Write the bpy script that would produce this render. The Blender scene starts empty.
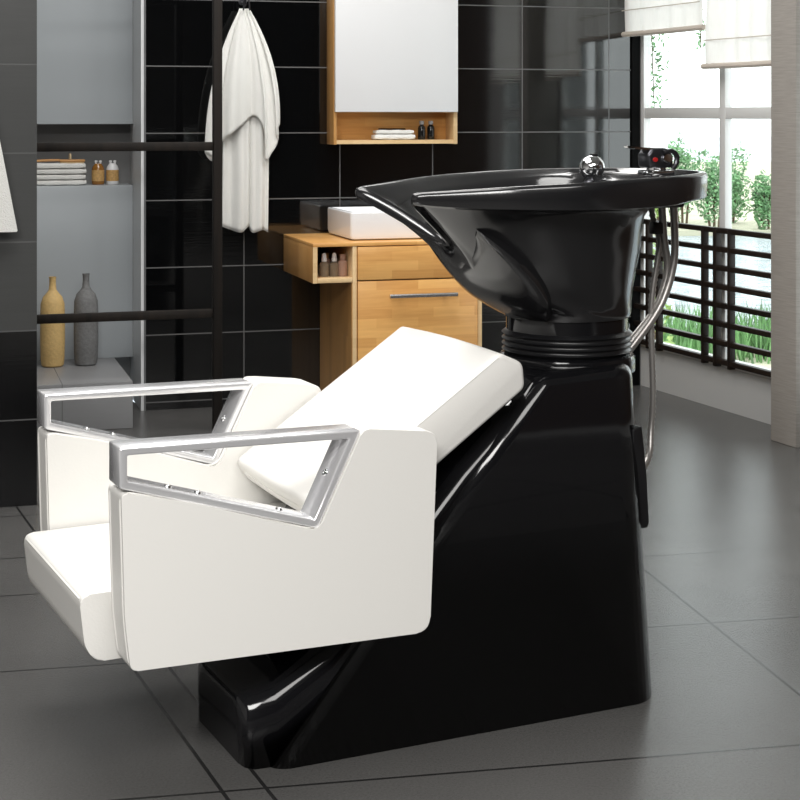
import bpy, bmesh, math, random
from mathutils import Vector, Matrix
random.seed(7)
sc = bpy.context.scene
COL = sc.collection
PI = math.pi

# ------------------------------------------------------------------ helpers
def nodes(name):
    m = bpy.data.materials.new(name); m.use_nodes = True
    nt = m.node_tree; p = nt.nodes['Principled BSDF']
    return m, nt, p
def mat(name, col, rough=.5, metal=0, bump=None, bscale=40, spec=None, var=0, coat=0, ior=None, sheen=0):
    m, nt, p = nodes(name)
    p.inputs['Base Color'].default_value = (*col, 1)
    p.inputs['Roughness'].default_value = rough
    p.inputs['Metallic'].default_value = metal
    p.inputs['Coat Weight'].default_value = coat
    p.inputs['Coat Roughness'].default_value = .03
    if ior: p.inputs['IOR'].default_value = ior
    if spec is not None: p.inputs['Specular IOR Level'].default_value = spec
    if sheen: p.inputs['Sheen Weight'].default_value = sheen
    tc = nt.nodes.new('ShaderNodeTexCoord')
    if bump or var:
        n = nt.nodes.new('ShaderNodeTexNoise'); n.inputs['Scale'].default_value = bscale
        n.inputs['Detail'].default_value = 4
        nt.links.new(tc.outputs['Object'], n.inputs['Vector'])
        if bump:
            b = nt.nodes.new('ShaderNodeBump'); b.inputs['Strength'].default_value = bump; b.inputs['Distance'].default_value = .01
            nt.links.new(n.outputs['Fac'], b.inputs['Height']); nt.links.new(b.outputs['Normal'], p.inputs['Normal'])
        if var:
            r = nt.nodes.new('ShaderNodeValToRGB')
            r.color_ramp.elements[0].position = .3; r.color_ramp.elements[1].position = .7
            r.color_ramp.elements[0].color = (*[c*(1-var) for c in col], 1)
            r.color_ramp.elements[1].color = (*[min(1, c*(1+var)) for c in col], 1)
            nt.links.new(n.outputs['Fac'], r.inputs['Fac']); nt.links.new(r.outputs['Color'], p.inputs['Base Color'])
    return m
def mathn(nt, op, a, b=None, c=None):
    n = nt.nodes.new('ShaderNodeMath'); n.operation = op
    for i, v in enumerate((a, b, c)):
        if v is None: continue
        if isinstance(v, (int, float)): n.inputs[i].default_value = v
        else: nt.links.new(v, n.inputs[i])
    return n.outputs[0]
def mixc(nt, fac, a, b):
    n = nt.nodes.new('ShaderNodeMix'); n.data_type = 'RGBA'
    if isinstance(fac, (int, float)): n.inputs['Factor'].default_value = fac
    else: nt.links.new(fac, n.inputs['Factor'])
    for k, v in (('A', a), ('B', b)):
        i = [x for x in n.inputs if x.name == k and x.type == 'RGBA'][0]
        if isinstance(v, tuple): i.default_value = (*v, 1)
        else: nt.links.new(v, i)
    return [x for x in n.outputs if x.type == 'RGBA'][0]
def grid_lines(nt, coord, pitch, off, width):
    """1 on the joints spaced by pitch along one coordinate"""
    t = mathn(nt, 'SUBTRACT', coord, off)
    t = mathn(nt, 'DIVIDE', t, pitch)
    t = mathn(nt, 'FRACT', t)
    t = mathn(nt, 'SUBTRACT', t, .5)
    t = mathn(nt, 'ABSOLUTE', t)
    return mathn(nt, 'GREATER_THAN', t, .5 - width/2/pitch)
def tile_mat(name, col, grout, rough, ior, px, ox, pz, oz, gw=.0035, var=.25, ridges=.0, wav=.0):
    m, nt, p = nodes(name)
    tc = nt.nodes.new('ShaderNodeTexCoord'); sp = nt.nodes.new('ShaderNodeSeparateXYZ')
    nt.links.new(tc.outputs['Object'], sp.inputs[0])
    g = mathn(nt, 'MAXIMUM', grid_lines(nt, sp.outputs['X'], px, ox, gw), grid_lines(nt, sp.outputs['Z'], pz, oz, gw))
    mp = nt.nodes.new('ShaderNodeMapping'); mp.inputs['Scale'].default_value = (3, 3, 60)
    nt.links.new(tc.outputs['Object'], mp.inputs['Vector'])
    n = nt.nodes.new('ShaderNodeTexNoise'); n.inputs['Scale'].default_value = 2; n.inputs['Detail'].default_value = 5
    nt.links.new(mp.outputs[0], n.inputs['Vector'])
    c = mixc(nt, n.outputs['Fac'], tuple(x*(1-var) for x in col), tuple(x*(1+var) for x in col))
    c = mixc(nt, g, c, grout)
    nt.links.new(c, p.inputs['Base Color'])
    nt.links.new(mathn(nt, 'ADD', mathn(nt, 'MULTIPLY', g, .6), rough), p.inputs['Roughness'])
    p.inputs['IOR'].default_value = ior
    b = nt.nodes.new('ShaderNodeBump'); b.inputs['Strength'].default_value = .5; b.inputs['Distance'].default_value = .002
    h = mathn(nt, 'ADD', mathn(nt, 'MULTIPLY', g, -1), mathn(nt, 'MULTIPLY', n.outputs['Fac'], ridges))
    if wav:
        n2 = nt.nodes.new('ShaderNodeTexNoise'); n2.inputs['Scale'].default_value = 6
        nt.links.new(tc.outputs['Object'], n2.inputs['Vector'])
        h = mathn(nt, 'ADD', h, mathn(nt, 'MULTIPLY', n2.outputs['Fac'], wav))
    nt.links.new(h, b.inputs['Height']); nt.links.new(b.outputs['Normal'], p.inputs['Normal'])
    return m
def wood_mat(name, c1, c2, axis='X', plank=(.16, .035), rough=.3):
    m, nt, p = nodes(name)
    tc = nt.nodes.new('ShaderNodeTexCoord')
    sp = nt.nodes.new('ShaderNodeSeparateXYZ'); nt.links.new(tc.outputs['Object'], sp.inputs[0])
    cb = nt.nodes.new('ShaderNodeCombineXYZ')
    d = mathn(nt, 'ADD', sp.outputs['X'], mathn(nt, 'MULTIPLY', sp.outputs['Y'], .83))
    if axis == 'X':
        nt.links.new(d, cb.inputs[0]); nt.links.new(sp.outputs['Z'], cb.inputs[1])
    else:
        nt.links.new(sp.outputs['Z'], cb.inputs[0]); nt.links.new(d, cb.inputs[1])
    br = nt.nodes.new('ShaderNodeTexBrick'); br.offset = .37
    br.inputs['Scale'].default_value = 1; br.inputs['Brick Width'].default_value = plank[0]; br.inputs['Row Height'].default_value = plank[1]
    br.inputs['Mortar Size'].default_value = 0.0; br.inputs['Color1'].default_value = (0, 0, 0, 1); br.inputs['Color2'].default_value = (1, 1, 1, 1)
    br.inputs['Mortar'].default_value = (.5, .5, .5, 1)
    nt.links.new(cb.outputs[0], br.inputs['Vector'])
    mp = nt.nodes.new('ShaderNodeMapping'); mp.inputs['Scale'].default_value = (6, 90, 1)
    nt.links.new(cb.outputs[0], mp.inputs['Vector'])
    n = nt.nodes.new('ShaderNodeTexNoise'); n.inputs['Scale'].default_value = 1; n.inputs['Detail'].default_value = 6; n.inputs['Distortion'].default_value = .6
    nt.links.new(mp.outputs[0], n.inputs['Vector'])
    bw = nt.nodes.new('ShaderNodeRGBToBW'); nt.links.new(br.outputs['Color'], bw.inputs[0])
    f = mathn(nt, 'ADD', mathn(nt, 'MULTIPLY', bw.outputs[0], .5), mathn(nt, 'MULTIPLY', n.outputs['Fac'], .6))
    nt.links.new(mixc(nt, f, c1, c2), p.inputs['Base Color'])
    p.inputs['Roughness'].default_value = rough
    return m
def tag(o, label=None, cat=None, group=None, kind=None):
    if label: o['label'] = label
    if cat: o['category'] = cat
    if group: o['group'] = group
    if kind: o['kind'] = kind
    return o
def empty(name, loc=(0, 0, 0), rz=0, parent=None):
    o = bpy.data.objects.new(name, None); COL.objects.link(o)
    o.location = loc; o.rotation_euler = (0, 0, rz); o.empty_display_size = .1
    if parent: o.parent = parent
    return o
def obj(name, bm, m, parent=None, loc=None, rz=None, ang=35, wn=False):
    bmesh.ops.recalc_face_normals(bm, faces=bm.faces)
    lim = math.radians(ang)
    for f in bm.faces: f.smooth = True
    for e in bm.edges:
        if len(e.link_faces) == 2 and e.calc_face_angle(0) > lim: e.smooth = False
    me = bpy.data.meshes.new(name); bm.to_mesh(me); bm.free()
    for x in (m if isinstance(m, (list, tuple)) else [m]): me.materials.append(x)
    o = bpy.data.objects.new(name, me); COL.objects.link(o)
    if parent: o.parent = parent
    if loc is not None: o.location = loc
    if rz is not None: o.rotation_euler = (0, 0, rz)
    if wn:
        md = o.modifiers.new('weighted normals', 'WEIGHTED_NORMAL'); md.weight = 80; md.keep_sharp = False
    return o
def copy_tree(o, parent=None):
    c = o.copy(); COL.objects.link(c)
    if parent: c.parent = parent
    for ch in o.children: copy_tree(ch, c)
    return c
def box(bm, x0, x1, y0, y1, z0, z1, bev=0, seg=2, mi=0):
    vs = [bm.verts.new((x, y, z)) for z in (z0, z1) for y in (y0, y1) for x in (x0, x1)]
    fs = [(0, 2, 3, 1), (4, 5, 7, 6), (0, 1, 5, 4), (2, 6, 7, 3), (0, 4, 6, 2), (1, 3, 7, 5)]
    F = [bm.faces.new([vs[i] for i in f]) for f in fs]
    for f in F: f.material_index = mi
    if bev:
        es = list({e for f in F for e in f.edges})
        bmesh.ops.bevel(bm, geom=es, offset=bev, segments=seg, profile=.5, affect='EDGES')
    return bm
def B(*a, **k): return box(bmesh.new(), *a, **k)
def loft(bm, rings, closed=True, cap0=True, cap1=True, mi=0):
    R = [[bm.verts.new(p) for p in r] for r in rings]
    n = len(R[0])
    for a, b in zip(R, R[1:]):
        for i in range(n if closed else n-1):
            j = (i+1) % n
            f = bm.faces.new((a[i], a[j], b[j], b[i])); f.material_index = mi
    if closed and cap0: bm.faces.new(R[0]).material_index = mi
    if closed and cap1: bm.faces.new(R[-1]).material_index = mi
    return R
def lathe(bm, prof, cx=0, cy=0, z0=0, n=24, mi=0, M=None):
    rings = []
    for r, z in prof:
        ring = [Vector((max(r, 1e-5)*math.cos(2*PI*i/n), max(r, 1e-5)*math.sin(2*PI*i/n), z)) for i in range(n)]
        if M: ring = [M @ v for v in ring]
        rings.append([v + Vector((cx, cy, z0)) for v in ring])
    loft(bm, rings, mi=mi)
    return bm
def tube(bm, pts, r, n=10, ribs=0, sub=6):
    P = catmull([Vector(p) for p in pts], sub, False)
    if ribs:
        P = resample(P, ribs)
    rings = []; up = Vector((0, 0, 1)); prev = None
    for i, p in enumerate(P):
        t = (P[min(i+1, len(P)-1)] - P[max(i-1, 0)]).normalized()
        if prev is None:
            a = t.cross(Vector((.3, 1, .2))).normalized()
        else:
            a = (prev - t*prev.dot(t)).normalized()
        prev = a; b = t.cross(a)
        rr = r*(1 - .26*(i % 2)) if ribs else r
        rings.append([p + a*rr*math.cos(2*PI*k/n) + b*rr*math.sin(2*PI*k/n) for k in range(n)])
    loft(bm, rings)
    return bm
def catmull(P, sub=6, closed=True):
    out = []; n = len(P)
    rng = range(n if closed else n-1)
    for i in rng:
        if closed: p0, p1, p2, p3 = P[(i-1) % n], P[i], P[(i+1) % n], P[(i+2) % n]
        else: p0, p1, p2, p3 = P[max(i-1, 0)], P[i], P[i+1], P[min(i+2, n-1)]
        for k in range(sub):
            t = k/sub
            out.append(.5*((2*p1) + (p2-p0)*t + (2*p0-5*p1+4*p2-p3)*t*t + (3*p1-p0-3*p2+p3)*t**3))
    if not closed: out.append(P[-1])
    return out
def resample(P, step):
    out = [P[0]]; acc = 0
    for a, b in zip(P, P[1:]):
        L = (b-a).length; d = step-acc
        while d < L:
            out.append(a.lerp(b, d/L)); d += step
        acc = (acc + L) % step
    return out
def prism(bm, poly, y0, y1, bev=0, seg=3, mi=0, map=None, sel=None):
    """polygon of (x, z) pushed from y0 to y1"""
    g = map or (lambda x, y, z: (x, y, z))
    a = [bm.verts.new(g(x, y0, z)) for x, z in poly]; b = [bm.verts.new(g(x, y1, z)) for x, z in poly]
    n = len(poly)
    F = [bm.faces.new(a), bm.faces.new(b[::-1])] + [bm.faces.new((a[i], b[i], b[(i+1) % n], a[(i+1) % n])) for i in range(n)]
    for f in F: f.material_index = mi
    if bev: bmesh.ops.bevel(bm, geom=list({e for f in F for e in f.edges}), offset=bev, segments=seg, profile=.5, affect='EDGES', clamp_overlap=True)
    return bm
def round_poly(P, r, seg=4):
    out = []; n = len(P)
    rs = r if isinstance(r, (list, tuple)) else [r]*n
    for i in range(n):
        p = Vector(P[i]); a = Vector(P[i-1]) - p; b = Vector(P[(i+1) % n]) - p
        q = min(rs[i], a.length*.45, b.length*.45)
        if q <= 0: out.append(tuple(p)); continue
        s = p + a.normalized()*q; e = p + b.normalized()*q
        for k in range(seg+1):
            t = k/seg
            out.append(tuple(s*(1-t)**2 + p*2*t*(1-t) + e*t*t))
    return out

# ------------------------------------------------------------------ materials
M = {}
M['tile'] = tile_mat('black_glazed_tile', (.0025, .0027, .003), (.075, .075, .075), .05, 1.85, .385, -.14, .2575, .03, .0045, .3, .12, .05)
M['tile_grey'] = tile_mat('dark_grey_tile', (.052, .053, .052), (.11, .11, .11), .35, 1.5, 3.0, 1.0, .257, -.008, .004, .12, .1)
M['tile_near'] = tile_mat('black_tile_low', (.004, .004, .0045), (.07, .07, .07), .12, 1.5, 3.0, 1.0, .257, -.008, .004, .2, .1)
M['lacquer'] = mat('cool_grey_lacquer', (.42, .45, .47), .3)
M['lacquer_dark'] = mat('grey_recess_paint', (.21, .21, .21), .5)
M['jamb'] = mat('grey_jamb_paint', (.68, .69, .70), .45)
M['white_wall'] = mat('pale_grey_plaster', (.40, .40, .395), .6, bump=.05, bscale=80)
M['room_wall'] = mat('grey_room_plaster', (.42, .41, .40), .7)
M['dark_room'] = mat('charcoal_room_plaster', (.03, .028, .026), .7)
M['ceil'] = mat('ceiling_paint', (.75, .75, .74), .8)
M['white'] = mat('white_leatherette', (.77, .757, .725), .45, bump=.04, bscale=220, spec=.3)
M['chrome'] = mat('polished_chrome', (.82, .83, .84), .07, 1)
M['satin'] = mat('satin_chrome', (.88, .88, .90), .2, .62)
M['steel'] = mat('grey_metal_hose', (.46, .44, .42), .38, .75)
M['gloss'] = mat('black_gloss_shell', (.006, .006, .007), .10, bump=.04, bscale=5, ior=1.5)
M['bowlmat'] = mat('black_satin_bowl', (.011, .011, .012), .15, bump=.02, bscale=6, ior=1.68)
M['rubber'] = mat('black_rubber', (.008, .008, .009), .3)
M['darkchrome'] = mat('dark_chrome', (.09, .09, .10), .3, .9)
M['red'] = mat('red_dot', (.5, .02, .02), .3)
M['wood'] = wood_mat('light_oak_front', (.50, .215, .055), (.84, .48, .165), 'X')
M['wood_pale'] = wood_mat('pale_oak_edge', (.62, .42, .21), (.78, .57, .32), 'X')
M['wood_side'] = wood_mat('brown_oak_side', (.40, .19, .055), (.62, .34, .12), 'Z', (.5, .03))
M['wood_dark'] = wood_mat('dark_stained_wood', (.003, .0025, .002), (.016, .011, .008), 'Z', (.7, .02), .6)
M['wood_dark'].node_tree.nodes['Principled BSDF'].inputs['Specular IOR Level'].default_value = .25
M['rail'] = wood_mat('dark_brown_railing', (.004, .0028, .002), (.016, .009, .006), 'X', (.7, .02), .5)
M['rail'].node_tree.nodes['Principled BSDF'].inputs['Specular IOR Level'].default_value = .25
M['ceramic'] = mat('white_ceramic', (.82, .83, .85), .12)
M['door_white'] = mat('pale_glossy_front', (.72, .725, .735), .25)
M['towel'] = mat('white_terry', (.84, .835, .80), .95, bump=.6, bscale=320, sheen=.3)
M['alu'] = mat('brushed_aluminium', (.75, .75, .76), .25, 1)
M['amber'] = mat('amber_liquid_bottle', (.30, .13, .025), .15)
M['kraft'] = mat('kraft_label', (.55, .33, .12), .6, var=.2, bscale=120)
M['bottle_white'] = mat('white_plastic', (.8, .8, .8), .3)
M['bottle_black'] = mat('black_bottle_glass', (.006, .006, .006), .15)
M['grey_cap'] = mat('grey_bottle_cap', (.35, .35, .36), .35)
M['serum'] = mat('clear_brown_glass', (.22, .17, .12), .12)
M['pinkbrown'] = mat('pinkish_brown_bottle', (.42, .26, .20), .3)
M['yellow_vase'] = mat('sandy_yellow_ceramic', (.62, .42, .17), .7, bump=.3, bscale=90, var=.08)
M['grey_vase'] = mat('grey_stone_ceramic', (.17, .17, .17), .75, bump=.3, bscale=90, var=.15)
M['brush_wood'] = mat('brush_wood', (.50, .25, .08), .4)
M['bristle'] = mat('brush_bristle', (.55, .42, .25), .8)
M['frame'] = mat('white_window_frame', (.62, .62, .61), .4)
M['beige'] = mat('beige_ribbed_panel', (.30, .275, .25), .7)
M['leaf'] = mat('green_leaves', (.15, .30, .13), .5, var=.6, bscale=6)
M['leaf_light'] = mat('light_green_leaves', (.33, .47, .14), .5, var=.4, bscale=9)
M['reed'] = mat('reed_blades', (.16, .32, .12), .6, var=.6, bscale=3)
M['ground'] = mat('dry_shore_ground', (.50, .48, .36), .9, var=.15, bscale=.6)
M['trunk'] = mat('bark', (.12, .08, .05), .9)
# fine horizontal ribs on the beige stub wall
m = M['beige']; nt = m.node_tree; p = nt.nodes['Principled BSDF']
tc = nt.nodes.new('ShaderNodeTexCoord'); mp = nt.nodes.new('ShaderNodeMapping'); mp.inputs['Scale'].default_value = (12, 12, 260)
n = nt.nodes.new('ShaderNodeTexNoise'); n.inputs['Scale'].default_value = 1; n.inputs['Detail'].default_value = 3
nt.links.new(tc.outputs['Object'], mp.inputs[0]); nt.links.new(mp.outputs[0], n.inputs['Vector'])
nt.links.new(mixc(nt, n.outputs['Fac'], (.22, .20, .18), (.38, .355, .325)), p.inputs['Base Color'])
# water
m, nt, p = nodes('pond_water'); M['water'] = m
p.inputs['Base Color'].default_value = (.30, .36, .40, 1); p.inputs['Roughness'].default_value = .15
tc = nt.nodes.new('ShaderNodeTexCoord'); mp = nt.nodes.new('ShaderNodeMapping'); mp.inputs['Scale'].default_value = (1.2, 3.5, 1)
n = nt.nodes.new('ShaderNodeTexNoise'); n.inputs['Scale'].default_value = 1.5; n.inputs['Detail'].default_value = 3
nt.links.new(tc.outputs['Object'], mp.inputs[0]); nt.links.new(mp.outputs[0], n.inputs['Vector'])
b = nt.nodes.new('ShaderNodeBump'); b.inputs['Strength'].default_value = .6; b.inputs['Distance'].default_value = .3
nt.links.new(n.outputs['Fac'], b.inputs['Height']); nt.links.new(b.outputs['Normal'], p.inputs['Normal'])
nt.links.new(mixc(nt, n.outputs['Fac'], (.16, .22, .27), (.6, .66, .7)), p.inputs['Base Color'])
# glass
m = bpy.data.materials.new('window_glass'); m.use_nodes = True; nt = m.node_tree; nt.nodes.clear(); M['glass'] = m
o_ = nt.nodes.new('ShaderNodeOutputMaterial'); mx = nt.nodes.new('ShaderNodeMixShader'); tr = nt.nodes.new('ShaderNodeBsdfTransparent'); gl = nt.nodes.new('ShaderNodeBsdfGlossy')
gl.inputs['Roughness'].default_value = .01; tr.inputs['Color'].default_value = (.97, .99, .98, 1); mx.inputs[0].default_value = .06
nt.links.new(tr.outputs[0], mx.inputs[1]); nt.links.new(gl.outputs[0], mx.inputs[2]); nt.links.new(mx.outputs[0], o_.inputs[0])
# blind fabric: lets daylight through
m = bpy.data.materials.new('linen_blind'); m.use_nodes = True; nt = m.node_tree; nt.nodes.clear(); M['blind'] = m
o_ = nt.nodes.new('ShaderNodeOutputMaterial'); mx = nt.nodes.new('ShaderNodeMixShader'); df = nt.nodes.new('ShaderNodeBsdfDiffuse'); tl = nt.nodes.new('ShaderNodeBsdfTranslucent')
tc = nt.nodes.new('ShaderNodeTexCoord'); mp = nt.nodes.new('ShaderNodeMapping'); mp.inputs['Scale'].default_value = (220, 220, 30)
n = nt.nodes.new('ShaderNodeTexNoise'); n.inputs['Scale'].default_value = 1; nt.links.new(tc.outputs['Object'], mp.inputs[0]); nt.links.new(mp.outputs[0], n.inputs['Vector'])
c = mixc(nt, n.outputs['Fac'], (.90, .885, .86), (.97, .965, .95))
nt.links.new(c, df.inputs[0]); nt.links.new(c, tl.inputs[0]); mx.inputs[0].default_value = .5
nt.links.new(df.outputs[0], mx.inputs[1]); nt.links.new(tl.outputs[0], mx.inputs[2]); nt.links.new(mx.outputs[0], o_.inputs[0])
M['blind_hem'] = mat('blind_hem', (.55, .49, .43), .8)
# floor: large dark grey slabs, joints as lines through measured pairs of floor points
m, nt, p = nodes('grey_floor_tile'); M['floor'] = m
tc = nt.nodes.new('ShaderNodeTexCoord'); sp = nt.nodes.new('ShaderNodeSeparateXYZ'); nt.links.new(tc.outputs['Object'], sp.inputs[0])
joints = [((.608, 3.974), (.779, 3.117)), ((-.439, 3.194), (-.205, 2.639)), ((.835, 5.302), (1.001, 4.9)),
          ((-.811, 3.246), (.9, 3.602)), ((-.366, 2.659), (.717, 2.87)), ((.558, 4.464), (1.153, 4.612)),
          ((.819, 5.462), (1.29, 5.58)), ((.866, 5.036), (1.184, 5.122)), ((.903, 5.947), (1.119, 5.99)),
          ((-1.2, 3.7), (-.6, 3.83)), ((-1.1, 4.6), (-1.35, 5.2))]
g = None
for (x0, y0), (x1, y1) in joints:
    dx, dy = x1-x0, y1-y0; L = math.hypot(dx, dy); nx, ny = -dy/L, dx/L; c = nx*x0+ny*y0
    d = mathn(nt, 'ABSOLUTE', mathn(nt, 'SUBTRACT', mathn(nt, 'ADD', mathn(nt, 'MULTIPLY', sp.outputs['X'], nx), mathn(nt, 'MULTIPLY', sp.outputs['Y'], ny)), c))
    l = mathn(nt, 'LESS_THAN', d, .0035)
    g = l if g is None else mathn(nt, 'MAXIMUM', g, l)
n = nt.nodes.new('ShaderNodeTexNoise'); n.inputs['Scale'].default_value = 220; n.inputs['Detail'].default_value = 5
nt.links.new(tc.outputs['Object'], n.inputs['Vector'])
n2 = nt.nodes.new('ShaderNodeTexNoise'); n2.inputs['Scale'].default_value = 2.2; n2.inputs['Detail'].default_value = 3
nt.links.new(tc.outputs['Object'], n2.inputs['Vector'])
f = mathn(nt, 'ADD', mathn(nt, 'MULTIPLY', n.outputs['Fac'], .6), mathn(nt, 'MULTIPLY', n2.outputs['Fac'], .4))
nt.links.new(mixc(nt, g, mixc(nt, f, (.036, .0355, .035), (.122, .119, .115)), (.016, .016, .016)), p.inputs['Base Color'])
p.inputs['Roughness'].default_value = .27
b = nt.nodes.new('ShaderNodeBump'); b.inputs['Strength'].default_value = .15; b.inputs['Distance'].default_value = .004
nt.links.new(n.outputs['Fac'], b.inputs['Height']); nt.links.new(b.outputs['Normal'], p.inputs['Normal'])

# ------------------------------------------------------------------ room frames
C = Vector((1.004, 6.7, 0)); RZW = math.atan(.296); RZT = math.atan2(-.9265, .3762)
H_C = 2.6
def wobj(name, bm, m, **k): return obj(name, bm, m, loc=C, rz=RZW, **k)      # back-wall frame: x along, y into wall
def tobj(name, bm, m, **k): return obj(name, bm, m, loc=C, rz=RZT, **k)      # window-wall frame: x along towards camera, y outward... 
S = lambda o: tag(o, kind='structure')
def wroot(name, x, y, z=0):
    v = Matrix.Rotation(RZW, 4, 'Z') @ Vector((x, y, z)) + C
    return empty(name, v, RZW)
def troot(name, x, y, z=0):
    v = Matrix.Rotation(RZT, 4, 'Z') @ Vector((x, y, z)) + C
    return empty(name, v, RZT)

def flat(name, pts, z0, z1, m):
    bm = bmesh.new()
    loft(bm, [[(x, y, z0) for x, y in pts], [(x, y, z1) for x, y in pts]])
    return S(obj(name, bm, m))
Tn = Vector((.9265, .3762, 0)); Td = Vector((.3762, -.9265, 0))
e1 = C + Td*10 + Tn*.1; e0 = C + Tn*.1 + Vector((.02, .12, 0))
room = [(e1.x, e1.y), (e0.x, e0.y), (-1.0, 6.2), (-1.2, 6.62), (-3.7, 5.8), (-3.7, -2.6)]
flat('floor', room, -.12, 0, M['floor'])
flat('ceiling', room, H_C, H_C+.1, M['ceil'])
# back wall right of the niche, niche, left part
S(wobj('wall_back', B(-2.060, .004, 0, .1, 0, H_C), M['tile']))
S(wobj('wall_niche_right', B(-2.0668, -1.95, .1001, .5, 0, H_C), M['jamb']))
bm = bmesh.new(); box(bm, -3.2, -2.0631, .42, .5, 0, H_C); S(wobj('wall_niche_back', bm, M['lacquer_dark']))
S(wobj('wall_niche_left', B(-5.2, -3.2, 0, .5, 0, H_C), M['room_wall']))
S(wobj('trim_1', B(-2.0668, -2.0602, -.002, .0999, .0, H_C), mat('grey_edge_profile', (.11, .113, .116), .5)))
S(wobj('trim_2', B(-2.078, -2.0672, .002, .26, .0, H_C), M['jamb']))
S(wobj('corner_strip', B(-.040, -.006, -.012, 0, 0, H_C), mat('black_corner_strip', (.003, .003, .003), .8, spec=.05)))  # matte black strip on the back wall, beside the window corner
# niche panels
S(wobj('trim_4', B(-3.2, -2.0785, .25, .4195, .17, .852, bev=.002), M['lacquer']))
S(wobj('trim_5', B(-3.2, -2.0785, .25, .4195, 1.094, 2.55, bev=.002), M['lacquer']))
S(wobj('trim_6', B(-3.2, -2.15, -.33, .4195, 0, .17, bev=.003), tile_mat('pale_platform_tile', (.24, .24, .245), (.16, .16, .16), .3, 1.5, .6, .0, 5, 1, .004, .06, .1)))
# near wall at the left
bm = bmesh.new(); box(bm, -2.4, 0, 0, .12, 0, .506); o = obj('wall_near_left', bm, M['tile_near'], loc=(-1.052, 4.636, 0), rz=RZW); S(o)
bm = bmesh.new(); box(bm, -2.4, 0, 0, .12, .506, H_C); o = obj('wall_near_left_upper', bm, M['tile_grey'], loc=(-1.052, 4.636, 0), rz=RZW); S(o)
# left and rear walls of the room (outside the picture)
bm = bmesh.new(); box(bm, -3.7, -3.6, -2.6, 5.3, 0, H_C); S(obj('wall_left', bm, M['room_wall']))
bm = bmesh.new(); box(bm, -3.6, 4.8, -2.6, -2.5, 0, H_C); S(obj('wall_rear', bm, M['dark_room']))
# window wall
ZS, ZT, W0, W1, W2, W3 = .165, 2.35, 0.0, 1.17, 1.31, 2.3
bm = bmesh.new()
box(bm, -.1, 10, 0, .14, 0, ZS); box(bm, -.1, 10, 0, .14, ZT, H_C); box(bm, W1, W2, 0, .14, ZS, ZT); box(bm, W3, W3+.3, 0, .14, ZS, ZT)
S(tobj('wall_right', bm, M['white_wall']))
S(tobj('wall_right_panelling', B(W3+.3, 10, 0, .14, ZS, ZT), wood_mat('dark_wall_panelling', (.03, .015, .008), (.06, .03, .015), 'Z', (.9, .1), .5)))
S(tobj('wall_pillar', B(1.162, 1.306, -.165, -.001, 0, H_C, bev=.003), M['beige']))
def window(n, a, b, mull):
    r = troot('window_%d' % n, (a+b)/2, .003, ZS); S(r)
    q = (a+b)/2
    bm = bmesh.new(); t = .028
    box(bm, a-q, b-q, 0, .034, 0, .03); box(bm, a-q, b-q, 0, .034, ZT-ZS-.04, ZT-ZS)
    box(bm, a-q, a-q+t, 0, .034, .0301, ZT-ZS-.0401); box(bm, b-q-t, b-q, 0, .034, .0301, ZT-ZS-.0401)
    obj('window_frame', bm, M['frame'], r)
    for mx in mull:
        obj('mullion', B(mx-q-.02, mx-q+.02, .001, .033, .0302, ZT-ZS-.0402, bev=.003), M['frame'], r)
    obj('transom', B(a-q+t, b-q-t, .003, .031, .95, .995, bev=.003), M['frame'], r)
    obj('pane', B(a-q+t, b-q-t, .016, .020, .0302, ZT-ZS-.0402), M['glass'], r)
window(1, W0, W1, [.606])
window(2, W2, W3, [1.80])

# ------------------------------------------------------------------ railing
r = troot('window_railing', .60, -.024); tag(r, 'dark brown slatted railing across the lower part of the window', 'railing')
for i in range(8):
    z = .69 - .0712*i
    obj('rail', B(-.59, .555, -.012, .012, z-.010, z+.010, bev=.002), M['rail'], r)
for t in (.115, .195, .53, .615, .71):
    wd = .011 if t == .615 else .0085
    obj('post', B(t-.60-wd, t-.60+wd, -.0135, .0135, .17, .70, bev=.002), M['rail'], r)

# ------------------------------------------------------------------ roman blinds
def blind(t0, t1, zb, label, ph):
    r = troot('roman_blind', (t0+t1)/2, -.07, zb); tag(r, label, 'blind', 'roman blinds on the window wall')
    h = 2.4-zb; w = (t1-t0)/2; bm = bmesh.new(); nx, nz = 40, 40; rows = []
    for side in (0, 1):
        for j in range(nz+1):
            z = h*j/nz
            row = []
            for i in range(nx+1):
                x = -w+2*w*i/nx
                y = .006*math.sin(i*.9+ph)+.004*math.sin(i*.37+2*ph) - .004*math.sin(z*PI/.28)
                edge = .006*math.sin(z*9+ph)
                row.append(bm.verts.new((x+edge*(x/w), y+(.0015 if side else 0), z)))
            rows.append(row)
    N = nz+1
    for s in (0, 1):
        for j in range(nz):
            for i in range(nx):
                a, b = rows[s*N+j], rows[s*N+j+1]
                bm.faces.new((a[i], a[i+1], b[i+1], b[i]))
    for i in range(nx):
        bm.faces.new((rows[0][i], rows[0][i+1], rows[N][i+1], rows[N][i])); bm.faces.new((rows[N-1][i], rows[N-1][i+1], rows[2*N-1][i+1], rows[2*N-1][i]))
    for j in range(nz):
        for i in (0, nx): bm.faces.new((rows[j][i], rows[j+1][i], rows[N+j+1][i], rows[N+j][i]))
    obj('fabric', bm, M['blind'], r, ang=80)
    bm = bmesh.new(); tube(bm, [(-w-.01, -.004, .004), (0, -.006, .002), (w+.01, -.004, .004)], .011, 8)
    obj('hem_bar', bm, M['blind_hem'], r)
    obj('fold_band', B(-w+.004, w-.004, -.016, -.0145, .10, .104), M['blind_hem'], r)
blind(-.005, .592, 1.462, 'white linen roman blind nearest the black tiled wall, hanging higher', .3)
blind(.604, 1.158, 1.312, 'white linen roman blind beside the beige pillar, hanging lower', 1.7)
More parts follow.
